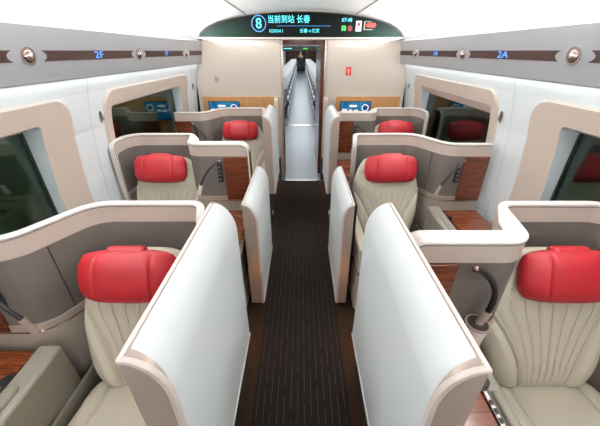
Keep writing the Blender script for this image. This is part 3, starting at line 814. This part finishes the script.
body = skin('body', bv, be, br, SKIN, pr)
cl = bv[:3]+bv[6:9]+bv[10:13]+bv[14:17]+bv[18:21]
skin('clothing', cl, [(0, 1), (1, 2), (0, 3), (3, 4), (4, 5), (0, 6), (6, 7), (7, 8), (2, 9), (9, 10), (10, 11), (2, 12), (12, 13), (13, 14)],
     [.145, .145, .14, .105, .075, .055, .105, .075, .055, .072, .056, .042, .072, .056, .042], DCLOTH, pr)
mb = MB(); mb.sphere((-.03, 27.02, 1.70), .095, .10, .09); part('hair', mb, HAIR, pr)

# ------------------------------------------------------------------ outside the windows
gp = tag(part('hedge', MB().box(-4.2, -3.4, -2, 8, -.6, 1.25), HEDGE, loc=(-3.8, 3, -.6)), 'dim green hedge outside the left windows at night', 'hedge')
struct(part('ground', MB().box(-30, 30, -20, 34, -.8, -.72), DARK))
t = thing('signal_lamp', (-3.2, 2.5, -.7), 'small red signal light glowing outside the near left window', 'light')
part('post', MB().tube([(-3.2, 2.5, -.72), (-3.2, 2.5, 1.36)], .02), DARK, t)
part('lamp', MB().sphere((-3.2, 2.5, 1.38), .022, .022, .022), REDL, t)
pt = thing('leafy_plant', (-1.95, 1.55, -.7), 'sprig of green leaves outside the near left window', 'plant')
mb = MB(); lf = MB()
for q in range(7):
    a = random.uniform(-.3, .3); top = Vector((-1.86+random.uniform(-.06, .06), 1.30+q*.045+a*.1, .80+random.uniform(0, .12)))
    base = Vector((-1.95, 1.5, -.7)); mb.tube([base, base.lerp(top, .5)+Vector((0, a*.1, 0)), top], .005, 6)
    for w in range(16):
        c = base.lerp(top, .62+.38*w/15); ang = random.uniform(0, 2*PI); dv = Vector((math.cos(ang), math.sin(ang), .5)).normalized()*.045; sv = dv.cross(Vector((0, 0, 1))).normalized()*.011
        lf.add([c, c+dv*.5+sv, c+dv, c+dv*.5-sv+Vector((0, 0, .004))], [(0, 1, 2, 3)])
part('stems', mb, LEAF, pt); part('leaves', lf, LEAF, pt, smooth=False)
for i, (x, y, z, nm) in enumerate(((3.6, 2.42, 1.25, 'near right window'), (4.2, 5.2, 1.45, 'far right window'))):
    t = thing('platform_lamp', (x, y, -.72), 'white platform lamp on a post outside the %s' % nm, 'lamp')
    part('post', MB().tube([(x, y, -.72), (x, y, z)], .03), DARK, t)
    part('lamp_shade', MB().sphere((x, y, z), .05, .05, .035), LAMPW, t)

# ------------------------------------------------------------------ light
def area(name, loc, rot, sx, sy, power, col=(1, 1, 1)):
    l = bpy.data.lights.new(name, 'AREA'); l.shape = 'RECTANGLE'; l.size = sx; l.size_y = sy; l.energy = power; l.color = col
    o = bpy.data.objects.new(name, l); C.objects.link(o); o.location = loc; o.rotation_euler = rot; return o
Lm = (Y1-Y0)
for s in (-1, 1):   # light line in the cove above each rack, washing the vault
    area('cove_light', (s*1.27, (Y0+Y1)/2, 1.945), (0, s*math.radians(180-28), 0), .05, Lm-.1, 130, (1, 1, .99))
    area('under_rack_light', (s*1.385, (Y0+Y1)/2, 1.648), (0, s*math.radians(14), 0), .02, Lm-.1, 6, (.92, .97, 1))
for y in (-1.8, -.1, 1.6, 3.3):   # ceiling light lines
    pass
area('vestibule_light', (0, 6.6, 2.14), (0, 0, 0), .5, 1.5, 35, (1, 1, 1))
area('carriage_light', (0, 19, 2.14), (0, 0, 0), 1.0, 21, 200, (.95, .98, 1))
area('hedge_fill', (-2.2, 2.2, 2.6), (0, math.radians(-40), 0), 1, 5, 60, (.7, 1, .75))  # unseen greenish fill added to brighten the hedge
for k in (0, 2):
    for s in (-1, 1):
        l = bpy.data.lights.new('foot_light', 'POINT'); l.energy = .6; l.color = (1, .45, .12); l.shadow_soft_size = .02
        o = bpy.data.objects.new('foot_light', l); C.objects.link(o); o.location = (s*.36, 1.30+PITCH*k, .12)
w = bpy.data.worlds.new('night'); S.world = w; w.use_nodes = True
w.node_tree.nodes['Background'].inputs[0].default_value = (.10, .16, .14, 1); w.node_tree.nodes['Background'].inputs[1].default_value = .08

# ------------------------------------------------------------------ camera
cd = bpy.data.cameras.new('camera'); cam = bpy.data.objects.new('camera', cd); C.objects.link(cam)
cd.sensor_width = 36; cd.lens = 290/600*36; cd.shift_x = -1/600; cd.shift_y = -13/600; cd.clip_start = .05
cam.location = (0, 0, 1.8); cam.rotation_euler = (math.radians(90-27.2), 0, 0); S.camera = cam
S.view_settings.view_transform = 'Standard'; S.view_settings.look = 'None'; S.view_settings.gamma = 1; S.view_settings.use_curve_mapping = False
S.view_settings.exposure = -0.33
